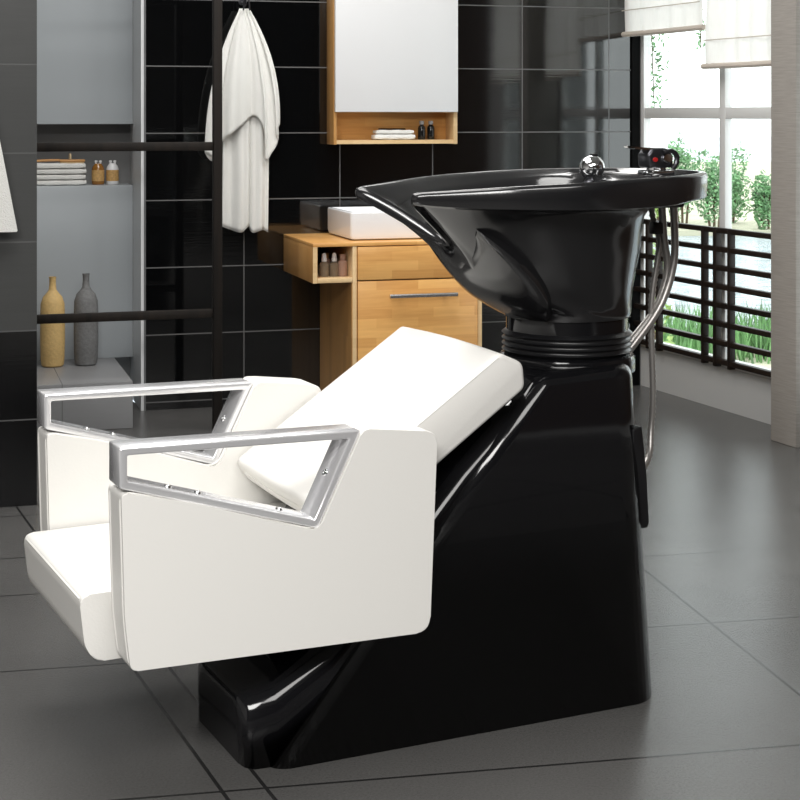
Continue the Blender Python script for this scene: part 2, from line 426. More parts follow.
blind(1.40, 2.25, 1.318, 'lower white roman blind seen reflected in the black tiles', 2.9)

# ------------------------------------------------------------------ outside
bm = bmesh.new(); box(bm, -60, 120, 7.3, 200, -1.9, -1.62); tag(obj('pond', bm, M['water']), kind='structure')
bm = bmesh.new(); box(bm, 1.3, 30, 16.5, 19.6, -1.6199, -1.5); tag(obj('near_bank', bm, M['ground']), kind='structure')
bm = bmesh.new(); box(bm, -20, 60, 36.4, 90, -1.6199, -1.5); tag(obj('far_shore', bm, M['ground']), kind='structure')
def leaves(bm, cx, cy, cz, rx, ry, rz, n, s):
    for _ in range(n):
        while True:
            v = Vector((random.uniform(-1, 1), random.uniform(-1, 1), random.uniform(-1, 1)))
            if v.length < 1: break
        v = v.normalized()*(v.length**.5)
        wob = 1+.25*math.sin(v.x*5+cx)*math.cos(v.z*6+cy)
        c = Vector((cx+v.x*rx*wob, cy+v.y*ry*wob, cz+v.z*rz*wob))
        a = Vector((random.gauss(0, 1), random.gauss(0, 1), random.gauss(0, 1))).normalized(); b = a.orthogonal().normalized()
        q = s*random.uniform(.6, 1.3)
        vs = [bm.verts.new(c+a*q), bm.verts.new(c+b*q*.5), bm.verts.new(c-a*q), bm.verts.new(c-b*q*.5)]
        bm.faces.new(vs)
def bush(x, y, h, w, label, mt, zt=-1.5):
    r = empty('waterside_bush', (x, y, zt)); tag(r, label, 'bush', 'bushes across the pond')
    bm = bmesh.new()
    for k in range(6):
        leaves(bm, random.uniform(-w, w)*.6, random.uniform(-.3, .3), h*random.uniform(.22, .74), w*.55, w*.5, h*.3, 330, .05)
    obj('foliage', bm, mt, r)
    bm = bmesh.new()
    for k in range(3): tube(bm, [(k*.1-.1, 0, 0), (k*.15-.15, .05, h*.3), ((k-1)*w*.3, 0, h*.6)], .03, 6)
    obj('stem', bm, M['trunk'], r)
bush(5.95, 36.9, 1.75, .46, 'light green bush on the far shore, by the left window frame', M['leaf_light'])
bush(6.85, 38.8, 2.15, .52, 'tall green bush on the far shore behind the spray hoses', M['leaf'])
bush(7.25, 36.9, 1.95, .46, 'green bush on the far shore just left of the window mullion', M['leaf'])
bush(8.00, 38.9, 1.85, .50, 'round green bush on the far shore just right of the window mullion', M['leaf'])
bush(8.5, 36.9, 1.3, .36, 'lowest green bush on the far shore, right of the window mullion', M['leaf'])
bush(9.25, 39.0, 1.7, .55, 'green bush on the far shore partly behind the beige pillar', M['leaf'])
bm = bmesh.new()
for _ in range(2600):
    x = random.uniform(1.8, 6.5); y = random.uniform(16.9, 18.6); h = random.uniform(.2, .55); a = random.uniform(0, PI); w = .012
    dx, dy = math.cos(a)*w, math.sin(a)*w; lx, ly = random.uniform(-.14, .14), random.uniform(-.14, .14)
    p = [bm.verts.new((x-dx, y-dy, -1.5)), bm.verts.new((x+dx, y+dy, -1.5)), bm.verts.new((x+dx*.7+lx*.5, y+dy*.7+ly*.5, -1.5+h*.6)), bm.verts.new((x-dx*.7+lx*.5, y-dy*.7+ly*.5, -1.5+h*.6)), bm.verts.new((x+lx, y+ly, -1.5+h))]
    bm.faces.new(p[:4]); bm.faces.new((p[3], p[2], p[4]))
tag(obj('reeds', bm, M['reed']), 'green reeds growing on the near bank of the pond', 'reeds', kind='stuff')
# vine strands hanging outside
def vine(name, x, y, z1, z0, w, n, label, mt, s=.017):
    r = empty(name, (x, y, z0)); tag(r, label, 'vine', 'vines outside the window')
    bm = bmesh.new(); L = z1-z0
    tube(bm, [(0, 0, L), (w*.2, 0, L*.6), (-w*.2, 0, L*.3), (0, 0, 0)], .003, 5); obj('stem', bm, M['trunk'], r)
    bm = bmesh.new()
    for _ in range(n):
        t = random.random(); leaves(bm, random.gauss(0, w*.5), random.gauss(0, .04), L*t, .01, .01, .01, 1, s)
    obj('foliage', bm, mt, r)
vine('climbing_vine', 1.20, 7.55, 2.9, 1.15, .07, 700, 'leafy green vine hanging outside by the corner window frame', M['leaf'])
vine('climbing_vine', 1.43, 7.6, 2.9, 1.44, .03, 150, 'short green vine strand hanging just below the higher blind', M['leaf'])
vine('climbing_vine', 1.5, 7.5, 2.9, 1.50, .03, 110, 'green vine strand seen in the gap between the two blinds', M['leaf'])
r = empty('garden_shrub', (1.215, 7.5, -1.62)); tag(r, 'yellow green leafy shrub outside behind the railing, next to the black bowl', 'shrub')
bm = bmesh.new()
for k in range(9): leaves(bm, random.uniform(-.05, .05), 0, 1.62+.50*k/9+.06, .05, .05, .06, 34, .02)
obj('foliage', bm, M['leaf_light'], r)
bm = bmesh.new(); tube(bm, [(0, 0, 0), (.03, 0, 1.0), (-.02, 0, 1.6), (0, 0, 2.1)], .008, 6); obj('stem', bm, M['trunk'], r)

# ------------------------------------------------------------------ wall cabinet
r = wroot('wall_cabinet', -1.096, -.06, 1.015); tag(r, 'oak wall cabinet with a pale glossy door above an open shelf', 'cabinet')
x0, x1, yb, yf, z1 = -.253, .253, .06, -.058, 1.0
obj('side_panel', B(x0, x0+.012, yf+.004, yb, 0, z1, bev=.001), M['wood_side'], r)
obj('side_panel', B(x1-.016, x1, yf+.004, yb, 0, z1, bev=.001), M['wood_pale'], r)
obj('bottom_panel', B(x0+.0121, x1-.0161, yf+.004, yb, .002, .017), M['wood_pale'], r)
obj('back_panel', B(x0+.0121, x1-.0161, yb-.012, yb-.001, .0171, .99), M['wood'], r)
obj('shelf', B(x0+.0121, x1-.0161, yf+.006, yb-.0121, .125, .138), M['wood_pale'], r)
obj('top_panel', B(x0+.0121, x1-.0161, yf+.004, yb, .985, z1), M['wood_pale'], r)
obj('door', B(x0+.002, x1-.004, yf-.016, yf+.003, .127, z1, bev=.0015), M['door_white'], r)
def folded(bm, x0, x1, y0, y1, z0, h):
    prof = []
    n = 18
    ry, rz = (y1-y0)/2, h/2
    rings = []
    for i in range(9):
        x = x0+(x1-x0)*i/8
        k = 1-.25*(i in (0, 8))
        rings.append([(x, (y0+y1)/2+ry*k*math.copysign(abs(math.cos(2*PI*j/n))**.35, math.cos(2*PI*j/n)), z0+rz+rz*k*math.copysign(abs(math.sin(2*PI*j/n))**.5, math.sin(2*PI*j/n))+.0012*math.sin(i*2+j)) for j in range(n)])
    loft(bm, rings)
for (a, b, z, h, lab) in ((-1.178, -1.012, 1.0325, .022, 'white folded towel at the bottom on the wall cabinet shelf'), (-1.172, -1.018, 1.055, .016, 'white folded towel on top on the wall cabinet shelf')):
    q = wroot('folded_towel', (a+b)/2, -.07, z); tag(q, lab, 'towel', 'towels in the wall cabinet')
    bm = bmesh.new(); folded(bm, -(b-a)/2, (b-a)/2, -.035, .035, 0, h); obj('towel_cloth', bm, M['towel'], q)
q = wroot('hair_comb', -1.095, -.06, 1.0715); tag(q, 'black comb lying on the folded towel in the wall cabinet', 'comb')
bm = bmesh.new(); box(bm, -.06, .05, -.012, 0, 0, .006, bev=.002); obj('comb_spine', bm, M['bottle_black'], q)
bm = bmesh.new()
for i in range(22): box(bm, -.058+i*.0048, -.056+i*.0048, -.028, -.0122, .001, .005)
obj('teeth', bm, M['bottle_black'], q)
def small_bottle(name, s, d, z, prof, cap, m1, m2, label, cat='bottle', group=None, band=None, capname='cap'):
    q = wroot(name, s, -d, z); tag(q, label, cat, group)
    bm = bmesh.new(); lathe(bm, prof); obj('bottle_body', bm, m1, q)
    if cap:
        bm = bmesh.new(); lathe(bm, cap); obj(capname, bm, m2, q)
    if band:
        bm = bmesh.new(); rr, a, b = band; lathe(bm, [(rr-.001, a), (rr+.0006, a), (rr+.0006, b), (rr-.001, b)]); obj('paper_label', bm, M['kraft'], q)
    return q
pr = [(0, 0), (.0135, 0), (.015, .003), (.015, .046), (.012, .054), (.0075, .057), (.0075, .0595)]
cp = [(0, .0597), (.0095, .0597), (.0095, .074), (0, .075)]
small_bottle('toiletry_bottle', -.975, .06, 1.0325, pr, cp, M['bottle_black'], M['grey_cap'], 'small black bottle with grey cap, nearer the white folded towels', group='black bottles in the wall cabinet')
small_bottle('toiletry_bottle', -.937, .06, 1.0325, pr, cp, M['bottle_black'], M['grey_cap'], 'small black bottle with grey cap, nearer the right side of the wall cabinet', group='black bottles in the wall cabinet')

# ------------------------------------------------------------------ vanity
r = wroot('bathroom_vanity', -1.12, -.25, 0); tag(r, 'light oak vanity cabinet with open side box standing under the white sink', 'cabinet')
X = lambda s: s+1.12
obj('worktop', B(X(-1.524), X(-.876), -.252, .245, .6515, .6645, bev=.0015), M['wood'], r)
obj('side_panel', B(X(-1.375), X(-1.359), -.25, .245, 0, .6512, bev=.001), M['wood_pale'], r)
obj('side_panel', B(X(-.892), X(-.876), -.25, .245, 0, .6512, bev=.001), M['wood_pale'], r)
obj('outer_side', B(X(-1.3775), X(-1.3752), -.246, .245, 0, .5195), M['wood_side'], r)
obj('back_panel', B(X(-1.3588), X(-.8922), .23, .244, 0, .651), M['wood'], r)
obj('drawer', B(X(-1.356), X(-.895), -.256, -.02, .5275, .648, bev=.0015), M['wood'], r)
d = obj('door', B(X(-1.356), X(-.895), -.256, -.236, .012, .5225, bev=.0015), M['wood'], r)
bm = bmesh.new(); tube(bm, [(X(-1.244), -.285, .468), (X(-.984), -.285, .468)], .0085, 12)
for s in (-1.20, -1.03): tube(bm, [(X(s), -.285, .468), (X(s), -.256, .468)], .004, 8)
obj('handle', bm, M['alu'], d)
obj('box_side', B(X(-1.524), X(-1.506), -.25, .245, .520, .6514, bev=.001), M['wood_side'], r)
obj('box_edge', B(X(-1.524), X(-1.508), -.2525, -.2502, .520, .6514), M['wood_pale'], r)
obj('box_bottom', B(X(-1.5058), X(-1.3757), -.25, .245, .520, .537, bev=.001), M['wood_pale'], r)
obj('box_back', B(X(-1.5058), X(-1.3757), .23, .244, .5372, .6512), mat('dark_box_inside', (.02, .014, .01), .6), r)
# sink
q = wroot('countertop_sink', -1.14, -.25, .665); tag(q, 'white rectangular ceramic sink standing on the oak vanity top', 'sink')
bm = bmesh.new()
def rr(x0, x1, y0, y1, z, rad=.012):
    return [(x, y, z) for x, y in round_poly([(x0, y0), (x1, y0), (x1, y1), (x0, y1)], rad, 4)]
a, b, c, d_, h = -.222, .222, -.172, .19, .105
loft(bm, [rr(a+.02, b-.02, c+.02, d_-.02, 0), rr(a+.004, b-.004, c+.004, d_-.004, .006), rr(a, b, c, d_, .02), rr(a, b, c, d_, h-.004), rr(a+.003, b-.003, c+.003, d_-.003, h), rr(a+.014, b-.014, c+.014, d_-.014, h), rr(a+.018, b-.018, c+.018, d_-.018, h-.006), rr(a+.03, b-.03, c+.03, d_-.03, .03), rr(a+.08, b-.08, c+.08, d_-.08, .022)])
obj('sink_bowl', bm, M['ceramic'], q)
bm = bmesh.new(); lathe(bm, [(0, 0), (.02, 0), (.02, .003), (0, .004)], z0=.0225, cy=.02); obj('drain', bm, M['chrome'], q)
# dropper bottles
pd = [(0, 0), (.0175, 0), (.019, .003), (.019, .043), (.014, .05), (.008, .052), (.008, .054)]
cd = [(0, .0542), (.010, .0542), (.0105, .064), (.0085, .068), (.008, .080), (.004, .085), (0, .086)]
small_bottle('dropper_bottle', -1.462, .42, .5373, pd, cd, M['serum'], M['bottle_white'], 'clear glass dropper bottle with white top, nearest the open box side', group='small bottles in the vanity box', capname='dropper')
small_bottle('dropper_bottle', -1.424, .42, .5373, pd, cd, M['serum'], M['bottle_white'], 'clear glass dropper bottle with white top, standing between two bottles', group='small bottles in the vanity box', capname='dropper')
small_bottle('serum_bottle', -1.3945, .43, .5373, [(0, 0), (.015, 0), (.017, .003), (.017, .055), (.009, .060), (.008, .062)], [(0, .0622), (.011, .0622), (.011, .08), (0, .081)], M['pinkbrown'], M['pinkbrown'], 'pinkish brown bottle with brown cap beside the dropper bottles', group='small bottles in the vanity box')
small_bottle('serum_bottle', -1.44, .36, .5373, [(0, 0), (.015, 0), (.017, .003), (.017, .055), (.009, .060), (.008, .062)], [(0, .0622), (.010, .0622), (.010, .08), (0, .081)], M['pinkbrown'], M['wood_side'], 'brown capped bottle half hidden behind the dropper bottles', group='small bottles in the vanity box')

# ------------------------------------------------------------------ niche things
hs = .0212
tl = ['bottom of the stack', 'second from the bottom of the stack', 'third from the bottom of the stack', 'topmost of the stack, under the brush']
for k in range(4):
    q = wroot('folded_towel', -2.375, .33, .8525+k*hs*1.03); tag(q, 'white folded towel on the niche ledge, '+tl[k], 'towel', 'towels stacked in the niche')
    bm = bmesh.new(); folded(bm, -.12, .118-.003*(k % 2), -.06, .06, 0, hs); obj('towel_cloth', bm, M['towel'], q)
q = wroot('bath_brush', -2.33, .32, .938); tag(q, 'wooden bath brush with pale bristles lying on the towel stack', 'brush')
bm = bmesh.new(); box(bm, -.03, .07, -.022, .022, .006, .016, bev=.004); obj('brush_head', bm, M['brush_wood'], q)
bm = bmesh.new(); tube(bm, [(-.17, 0, .006), (-.09, 0, .012), (-.028, 0, .013)], .005, 8); obj('handle', bm, M['brush_wood'], q)
bm = bmesh.new(); box(bm, -.026, .066, -.018, .018, 0, .0058, bev=.001); obj('bristles', bm, M['bristle'], q)
bm = bmesh.new(); tube(bm, [(.012, -.02, .016), (.012, -.015, .034), (.012, .015, .034), (.012, .02, .016)], .004, 8); obj('strap', bm, M['bristle'], q)
def twin(s, m1, label):
    q = wroot('pump_bottle', s, .33, .8525); tag(q, label, 'bottle', 'bottles on the niche ledge')
    bm = bmesh.new(); lathe(bm, [(0, 0), (.022, 0), (.0245, .004), (.0245, .062), (.021, .072), (.015, .080), (.013, .084), (0, .085)]); obj('bottle_body', bm, m1, q)
    for dx in (-.008, .009):
        bm = bmesh.new(); lathe(bm, [(.0045, 0), (.0045, .006), (.006, .007), (.006, .013), (0, .014)], cx=dx, z0=.0825, n=12); obj('cap', bm, M['bottle_white'], q)
    bm = bmesh.new(); lathe(bm, [(.0242, .014), (.0252, .014), (.0252, .058), (.0242, .058)]); obj('paper_label', bm, M['kraft'], q)
twin(-2.207, M['amber'], 'amber bottle with white caps on the niche ledge beside the towels')
twin(-2.150, M['bottle_white'], 'white bottle with brown paper label on the niche ledge')
def vase(s, sc_, m, label):
    q = wroot('floor_vase', s, .10, .1705); tag(q, label, 'vase', 'vases in the niche')
    pf = [(0, 0), (.036, 0), (.042, .006), (.045, .03), (.0465, .10), (.0465, .20), (.045, .245), (.036, .272), (.022, .288), (.0145, .30), (.0125, .325), (.0130, .345), (.0145, .35), (.011, .35), (.009, .32), (0, .318)]
    bm = bmesh.new(); lathe(bm, [(a, b*sc_) for a, b in pf], n=36); obj('vase_body', bm, m, q)
vase(-2.402, .975, M['yellow_vase'], 'tall sandy yellow bottle vase standing in the niche')
vase(-2.276, 1.0, M['grey_vase'], 'tall grey stone bottle vase standing in the niche')

# ladder rack
r = wroot('ladder_rack', -2.2, -.45, 0); tag(r, 'dark stained wooden ladder rack standing in front of the niche', 'rack')
for s in (-2.60, -1.864):
    bm = bmesh.new(); z = 0
    box(bm, s+2.2-.016, s+2.2+.016, -.018, .018, 0, H_C-.002, bev=.004); obj('upright', bm, M['wood_dark'], r)
for zc in (-.18, .42, 1.018, 1.6, 2.2):
    if zc < 0: continue
    bm = bmesh.new(); box(bm, -.384, .3198, -.012, .012, zc-.0155, zc+.0155, bev=.003); obj('rung', bm, M['wood_dark'], r)

# ------------------------------------------------------------------ hanging towel
def cloth(name, top, hem, y0, amp, parent, seed, rows=46, pw=2.2, wave=3.3, shift=0):
    """top: (x, z); hem: list of (x, z) along the lower edge"""
    H = catmull([Vector((a, 0, b)) for a, b in hem], 8, False)
    n = len(H); bm = bmesh.new(); R = []
    for j in range(rows+1):
        t = j/rows; row = []
        for i, h in enumerate(H):
            u = i/(n-1)
            e = 1-(1-t)**pw
            x0 = top[0]+(u-.5)*top[2]
            x = x0+(h.x-x0)*e; z = top[1]+(h.z-top[1])*t
            fold = math.sin(u*wave*2*PI+seed+.6*t)*.7+.3*math.sin(u*wave*4.7*PI+seed*2)
            y = y0-amp*(.25+.75*e)*(fold+.6*math.sin(u*PI))-.012*math.sin(t*PI)
            row.append(bm.verts.new((x+shift*e*math.sin(t*5), y, z)))
        R.append(row)
    for a, b in zip(R, R[1:]):
        for i in range(n-1): bm.faces.new((a[i], a[i+1], b[i+1], b[i]))
    o = obj(name, bm, M['towel'], parent, ang=80)
    md = o.modifiers.new('thickness', 'SOLIDIFY'); md.thickness = .006; md.offset = 0
    return o
r = wroot('hanging_towel', -1.69, -.06, .68); tag(r, 'white towel hanging in folds from the wall hook on the black tiles', 'towel')
q = lambda s, z: (s+1.69, z-.68)
T = (-.003, 1.538-.68, .036)
cloth('outer_layer', T, [q(-1.80, .96), q(-1.845, .985), q(-1.815, .955), q(-1.775, 1.035), q(-1.745, 1.06), q(-1.71, 1.09), q(-1.67, 1.122), q(-1.645, 1.122), q(-1.618, 1.07), q(-1.612, .957), q(-1.585, .985), q(-1.562, 1.03), q(-1.572, 1.06), q(-1.556, 1.095)], -.018, .016, r, .4)
cloth('inner_layer', (-.003, 1.50-.68, .03), [q(-1.772, .70), q(-1.74, .688), q(-1.70, .678), q(-1.672, .70), q(-1.655, .675), q(-1.62, .685), q(-1.592, .675)], .018, .015, r, 2.1, pw=5.0, wave=2.4)
h = wroot('towel_hook', -1.69, -.022, 1.568); tag(h, 'small dark metal hook on the black tiled wall holding the towel', 'hook')
bm = bmesh.new(); lathe(bm, [(0, 0), (.011, 0), (.011, .006), (0, .006)], M=Matrix.Rotation(PI/2, 4, 'X'), cy=.0215); obj('wall_plate', bm, M['darkchrome'], h)
bm = bmesh.new(); tube(bm, [(0, .02, 0), (0, -.02, -.004), (0, -.045, -.02), (0, -.06, -.012), (0, -.064, .008)], .004, 8); obj('hook_arm', bm, M['darkchrome'], h)
bm = bmesh.new(); tube(bm, [(-.012, -.043, -.03), (-.009, -.043, .01), (0, -.043, .022), (.009, -.043, .01), (.012, -.043, -.03)], .003, 8)
obj('hanging_loop', bm, M['darkchrome'], r).location = (0, 0, 1.56-.68)
# towel at the left picture edge on the near wall
RN = empty('side_towel', (-1.052-.9588*.20, 4.636-.2838*.20-.05, .797), RZW); tag(RN, 'plain white towel hanging on the dark grey wall at the left picture edge', 'towel')
bm = bmesh.new()
def ringt(x0, x1, z, k): return [(x0+(x1-x0)*i/30, -.012-.006*math.sin(i*.5)*k, z) for i in range(31)] + [(x1-(x1-x0)*i/30, .0-.006*math.sin((30-i)*.5)*k, z) for i in range(31)]
loft(bm, [ringt(-.26, .154, .0, 1), ringt(-.262, .156, .004, 1), ringt(-.22, .11, .248, .8), ringt(-.13, .03, .62, .5), ringt(-.10, -.02, .80, .2)])
obj('towel_cloth', bm, M['towel'], RN, ang=60)
bm = bmesh.new(); tube(bm, [(-.09, .046, .80), (-.09, -.02, .79), (-.09, -.04, .80), (-.09, -.045, .82)], .005, 8); obj('hook', bm, M['darkchrome'], RN)

# ------------------------------------------------------------------ SHAMPOO CHAIR UNIT
RZ = math.atan2(.4244, .9055); OA, OB = 1.30, 2.80
root = empty('shampoo_chair', Vector((.9055*OA-.4244*OB, .4244*OA+.9055*OB, 0)), RZ)
tag(root, 'white leatherette salon shampoo chair joined to a glossy black pedestal and wash bowl', 'shampoo chair')
G = lambda a, b, z: Vector((a-OA, b-OB, z))
def uobj(name, bm, m, parent=root, **k): return obj(name, bm, m, parent, **k)

# pedestal -----------------------------------------------------------
def pb_(z, near=True): return (2.584+.136*z/.62) if near else (3.015+.035*z/.62)
bm = bmesh.new()
prof = [(.972, 0), (1.585, .622), (1.826, .628), (1.782, 0)]
na = [bm.verts.new(G(a, pb_(z), z)) for a, z in prof]; fa = [bm.verts.new(G(a, pb_(z, False), z)) for a, z in prof]
F = [bm.faces.new(na), bm.faces.new(fa[::-1])] + [bm.faces.new((na[i], fa[i], fa[(i+1) % 4], na[(i+1) % 4])) for i in range(4)]
rear = [e for e in bm.edges if set(e.verts) in ({na[2], na[3]}, {fa[2], fa[3]})]
bmesh.ops.bevel(bm, geom=rear, offset=.075, segments=10, profile=.5, affect='EDGES')
es = [e for e in bm.edges if e.calc_face_angle(0) > .5 and not all(v.co.z < .001 for v in e.verts)]
bmesh.ops.bevel(bm, geom=es, offset=.028, segments=7, profile=.5, affect='EDGES')
# inner ramp body
def sec(a, zt, nb, fb, r=.04):
    P = round_poly([(nb, 0), (nb+.128*zt/.62, zt), (fb+.035*zt/.62, zt), (fb, 0)], [0, r, r, 0], 9)
    return [G(a, b, z) for b, z in P]
loft(bm, [sec(.928, .095, 2.645, 2.86), sec(.932, .112, 2.622, 2.88), sec(.945, .119, 2.607, 2.895), sec(.99, .128, 2.603, 2.93), sec(1.10, .185, 2.603, 2.99), sec(1.2, .275, 2.603, 3.0), sec(1.3, .372, 2.603, 3.0), sec(1.4, .465, 2.605, 3.0), sec(1.5, .548, 2.605, 3.0), sec(1.58, .600, 2.605, 3.0), sec(1.66, .615, 2.605, 3.0)])
# collar
ped = uobj('pedestal', bm, M['gloss'], ang=180, wn=True)
bm = bmesh.new(); c0 = G(1.738, 2.885, 0)
lathe(bm, [(.142, .600), (.142, .622), (.139, .632), (.130, .636), (.10, .637)], cx=c0.x, cy=c0.y, n=64)
uobj('collar_ring', bm, M['gloss'])
bm = bmesh.new()
pr = [(.10, .634), (.128, .634)]
for k in range(4):
    z = .6365+k*.0115
    pr += [(.131, z+.002), (.1365, z+.006), (.131, z+.010)]
pr += [(.128, .684), (.10, .685)]
lathe(bm, pr, cx=c0.x, cy=c0.y, n=64); uobj('rubber_bellows', bm, M['rubber'], ang=60)
bm = bmesh.new(); lathe(bm, [(.09, .68), (.127, .68), (.127, .75), (.09, .752)], cx=c0.x, cy=c0.y, n=64); uobj('neck_cylinder', bm, M['gloss'])
bm = bmesh.new(); prism(bm, [(1.780-OA, .30), (1.780-OA, .50), (1.803-OA, .505), (1.813-OA, .40), (1.820-OA, .31), (1.815-OA, .30)], 2.70-OB, 2.76-OB, bev=.003)
uobj('hose_guide', bm, M['rubber'])

# bowl ---------------------------------------------------------------
# per column (near half, rear -> notch centre): rim outer, rim inner edge, body upper, body mid, body low, body bottom
def circ(k, r=.127, ca=1.738):
    th = PI*k; return (ca+r*math.cos(th), r*math.sin(th))
cols = [
 # rim(a,hw,z,lip)            inner(a,hw,z)          upper(a,hw,z)          mid(a,hw,z)            low(a,hw,z)
 ((2.030, .000, 1.012, .056), (1.87, .000, .999), (1.900, .000, .935), (1.885, .000, .85), (1.872, .000, .775)),
 ((2.020, .090, 1.012, .056), (1.865, .07, .999), (1.895, .055, .935), (1.880, .05, .85), (1.868, .045, .775)),
 ((1.978, .160, 1.012, .056), (1.855, .13, .999), (1.875, .100, .935), (1.86, .09, .85), (1.85, .08, .775)),
 ((1.910, .218, 1.011, .055), (1.83, .18, .998), (1.84, .145, .935), (1.825, .125, .85), (1.82, .11, .775)),
 ((1.825, .262, 1.009, .060), (1.78, .22, .994), (1.79, .182, .935), (1.785, .152, .85), (1.785, .132, .775)),
 ((1.720, .283, 1.006, .060), (1.70, .24, .988), (1.72, .208, .935), (1.73, .174, .85), (1.735, .148, .775)),
 ((1.610, .277, 1.001, .056), (1.62, .232, .98), (1.64, .212, .935), (1.665, .178, .85), (1.68, .148, .775)),
 ((1.510, .242, .996, .050), (1.535, .20, .975), (1.56, .195, .930), (1.60, .162, .85), (1.635, .135, .775)),
 ((1.425, .198, .990, .042), (1.46, .162, .968), (1.50, .160, .915), (1.555, .130, .835), (1.595, .122, .772)),
 ((1.355, .162, .985, .033), (1.415, .132, .960), (1.465, .128, .895), (1.52, .108, .82), (1.568, .10, .768)),
 ((1.318, .142, .982, .026), (1.395, .115, .952), (1.452, .100, .878), (1.518, .086, .81), (1.57, .075, .765)),
 ((1.318, .122, .977, .024), (1.39, .10, .942), (1.452, .084, .868), (1.513, .070, .805), (1.562, .062, .762)),
 ((1.352, .094, .954, .024), (1.402, .08, .922), (1.452, .072, .862), (1.505, .064, .80), (1.552, .06, .760)),
 ((1.400, .060, .919, .022), (1.43, .052, .898), (1.458, .046, .858), (1.502, .042, .80), (1.548, .038, .758)),
 ((1.440, .026, .889, .020), (1.465, .022, .876), (1.462, .022, .850), (1.500, .020, .80), (1.546, .018, .757)),
 ((1.452, .000, .882, .020), (1.475, .000, .870), (1.463, .000, .846), (1.500, .000, .80), (1.545, .000, .757)),
]
BC = 2.885
full = [(c, -1) for c in cols] + [(c, 1) for c in cols[-2:0:-1]]
nC = len(full)
def line(i, pick):
    pass
rowsets = []
def mk(fn): rowsets.append([fn(c, s, k) for k, (c, s) in enumerate(full)])
V3 = lambda a, h, z, s: Vector((a-OA, BC+s*h-OB, z))
def toward(P, Q, d):
    v = Vector((Q.x-P.x, Q.y-P.y, 0)); L = v.length
    return P+v*(d/L if L > 0 else 0)
mk(lambda c, s, k: V3(1.738+.100*math.cos(2*PI*k/nC), 0, .712, s)*1 + Vector((0, -.100*math.sin(2*PI*k/nC), 0)))
mk(lambda c, s, k: V3(1.738+.131*math.cos(2*PI*k/nC), 0, .712, s)*1 + Vector((0, -.131*math.sin(2*PI*k/nC), 0)))
mk(lambda c, s, k: V3(1.738+.134*math.cos(2*PI*k/nC), 0, .722, s)*1 + Vector((0, -.134*math.sin(2*PI*k/nC), 0)))
mk(lambda c, s, k: V3(c[4][0], c[4][1], c[4][2], s))
mk(lambda c, s, k: V3(c[3][0], c[3][1], c[3][2], s))
mk(lambda c, s, k: V3(c[2][0], c[2][1], c[2][2], s))
def pt(c, s, dz, ins):
    P = V3(c[0][0], c[0][1], c[0][2]+dz, s); Q = V3(c[1][0], c[1][1], c[1][2], s)
    return toward(P, Q, ins)
mk(lambda c, s, k: pt(c, s, -c[0][3]+.004, .022))
mk(lambda c, s, k: pt(c, s, -c[0][3], .010))
mk(lambda c, s, k: pt(c, s, -c[0][3]+.004, .002))
mk(lambda c, s, k: pt(c, s, -c[0][3]*.55, 0))
mk(lambda c, s, k: pt(c, s, -.008, 0))
mk(lambda c, s, k: pt(c, s, -.002, .003))
mk(lambda c, s, k: pt(c, s, 0, .009))
mk(lambda c, s, k: pt(c, s, -.001, .018))
mk(lambda c, s, k: pt(c, s, -.010, .026))
mk(lambda c, s, k: V3(c[1][0], c[1][1], c[1][2], s))
mk(lambda c, s, k: toward(V3(c[1][0], c[1][1], c[1][2]-.012, s), V3(1.70, 0, 0, 1), .010))
mk(lambda c, s, k: V3(1.70, 0, .90, 1)+(V3(c[1][0], c[1][1], 0, s)-V3(1.70, 0, 0, 1))*.80+Vector((0, 0, -.9+.9+min(0, c[1][2]-.97)*.35)))
mk(lambda c, s, k: V3(1.70, 0, .83, 1)+(V3(c[1][0], c[1][1], 0, s)-V3(1.70, 0, 0, 1))*.55)
mk(lambda c, s, k: V3(1.70, 0, .80, 1)+(V3(c[1][0], c[1][1], 0, s)-V3(1.70, 0, 0, 1))*.2)
SUB = 5
bm = bmesh.new()
rings = [catmull(r_, SUB, True) for r_ in rowsets]
# smooth upward interpolation of the outer body rows
body = []
seq = [rings[i] for i in range(2, 7)]
for i in range(len(seq)-1):
    for k in range(5):
        t = k/5; rr_ = []
        for j in range(len(seq[0])):
            p0, p1, p2, p3 = seq[max(i-1, 0)][j], seq[i][j], seq[i+1][j], seq[min(i+2, len(seq)-1)][j]
            rr_.append(.5*((2*p1)+(p2-p0)*t+(2*p0-5*p1+4*p2-p3)*t*t+(3*p1-p0-3*p2+p3)*t**3))
        body.append(rr_)
loft(bm, rings[:2]+body+rings[6:], cap0=True, cap1=True)
# the drain trough lobe that bulges below the neck rest
lobe = []
st = [(1.464, .874, 1.452, .908, .136), (1.468, .850, 1.490, .876, .156), (1.482, .820, 1.532, .842, .160), (1.505, .790, 1.572, .802, .158), (1.540, .758, 1.596, .766, .150), (1.580, .733, 1.612, .738, .132), (1.615, .714, 1.632, .715, .10)]
fs = catmull([Vector((q_[0], 0, q_[1])) for q_ in st], 5, False); ee = catmull([Vector((q_[2], q_[4], q_[3])) for q_ in st], 5, False)
for f_, e_ in zip(fs, ee):
    half = []
    for k_ in range(0, 11):
        ph = PI/2*k_/10
        a_ = f_.x+(e_.x-f_.x)*(1-math.cos(ph)); z_ = f_.z+(e_.z-f_.z)*(1-math.cos(ph))
        half.append((a_, e_.y*math.sin(ph)**.92 if ph > 0 else 0, z_))
    half += [(e_.x+.012, e_.y-.008, e_.z+.003), (e_.x+.05, e_.y*.7, e_.z+.02)]
    near_ = [Vector((a_-OA, BC-OB-h_, z_)) for a_, h_, z_ in half]; far_ = [Vector((a_-OA, BC-OB+h_, z_)) for a_, h_, z_ in half[:0:-1]]
    lobe.append(near_+far_)
loft(bm, lobe)
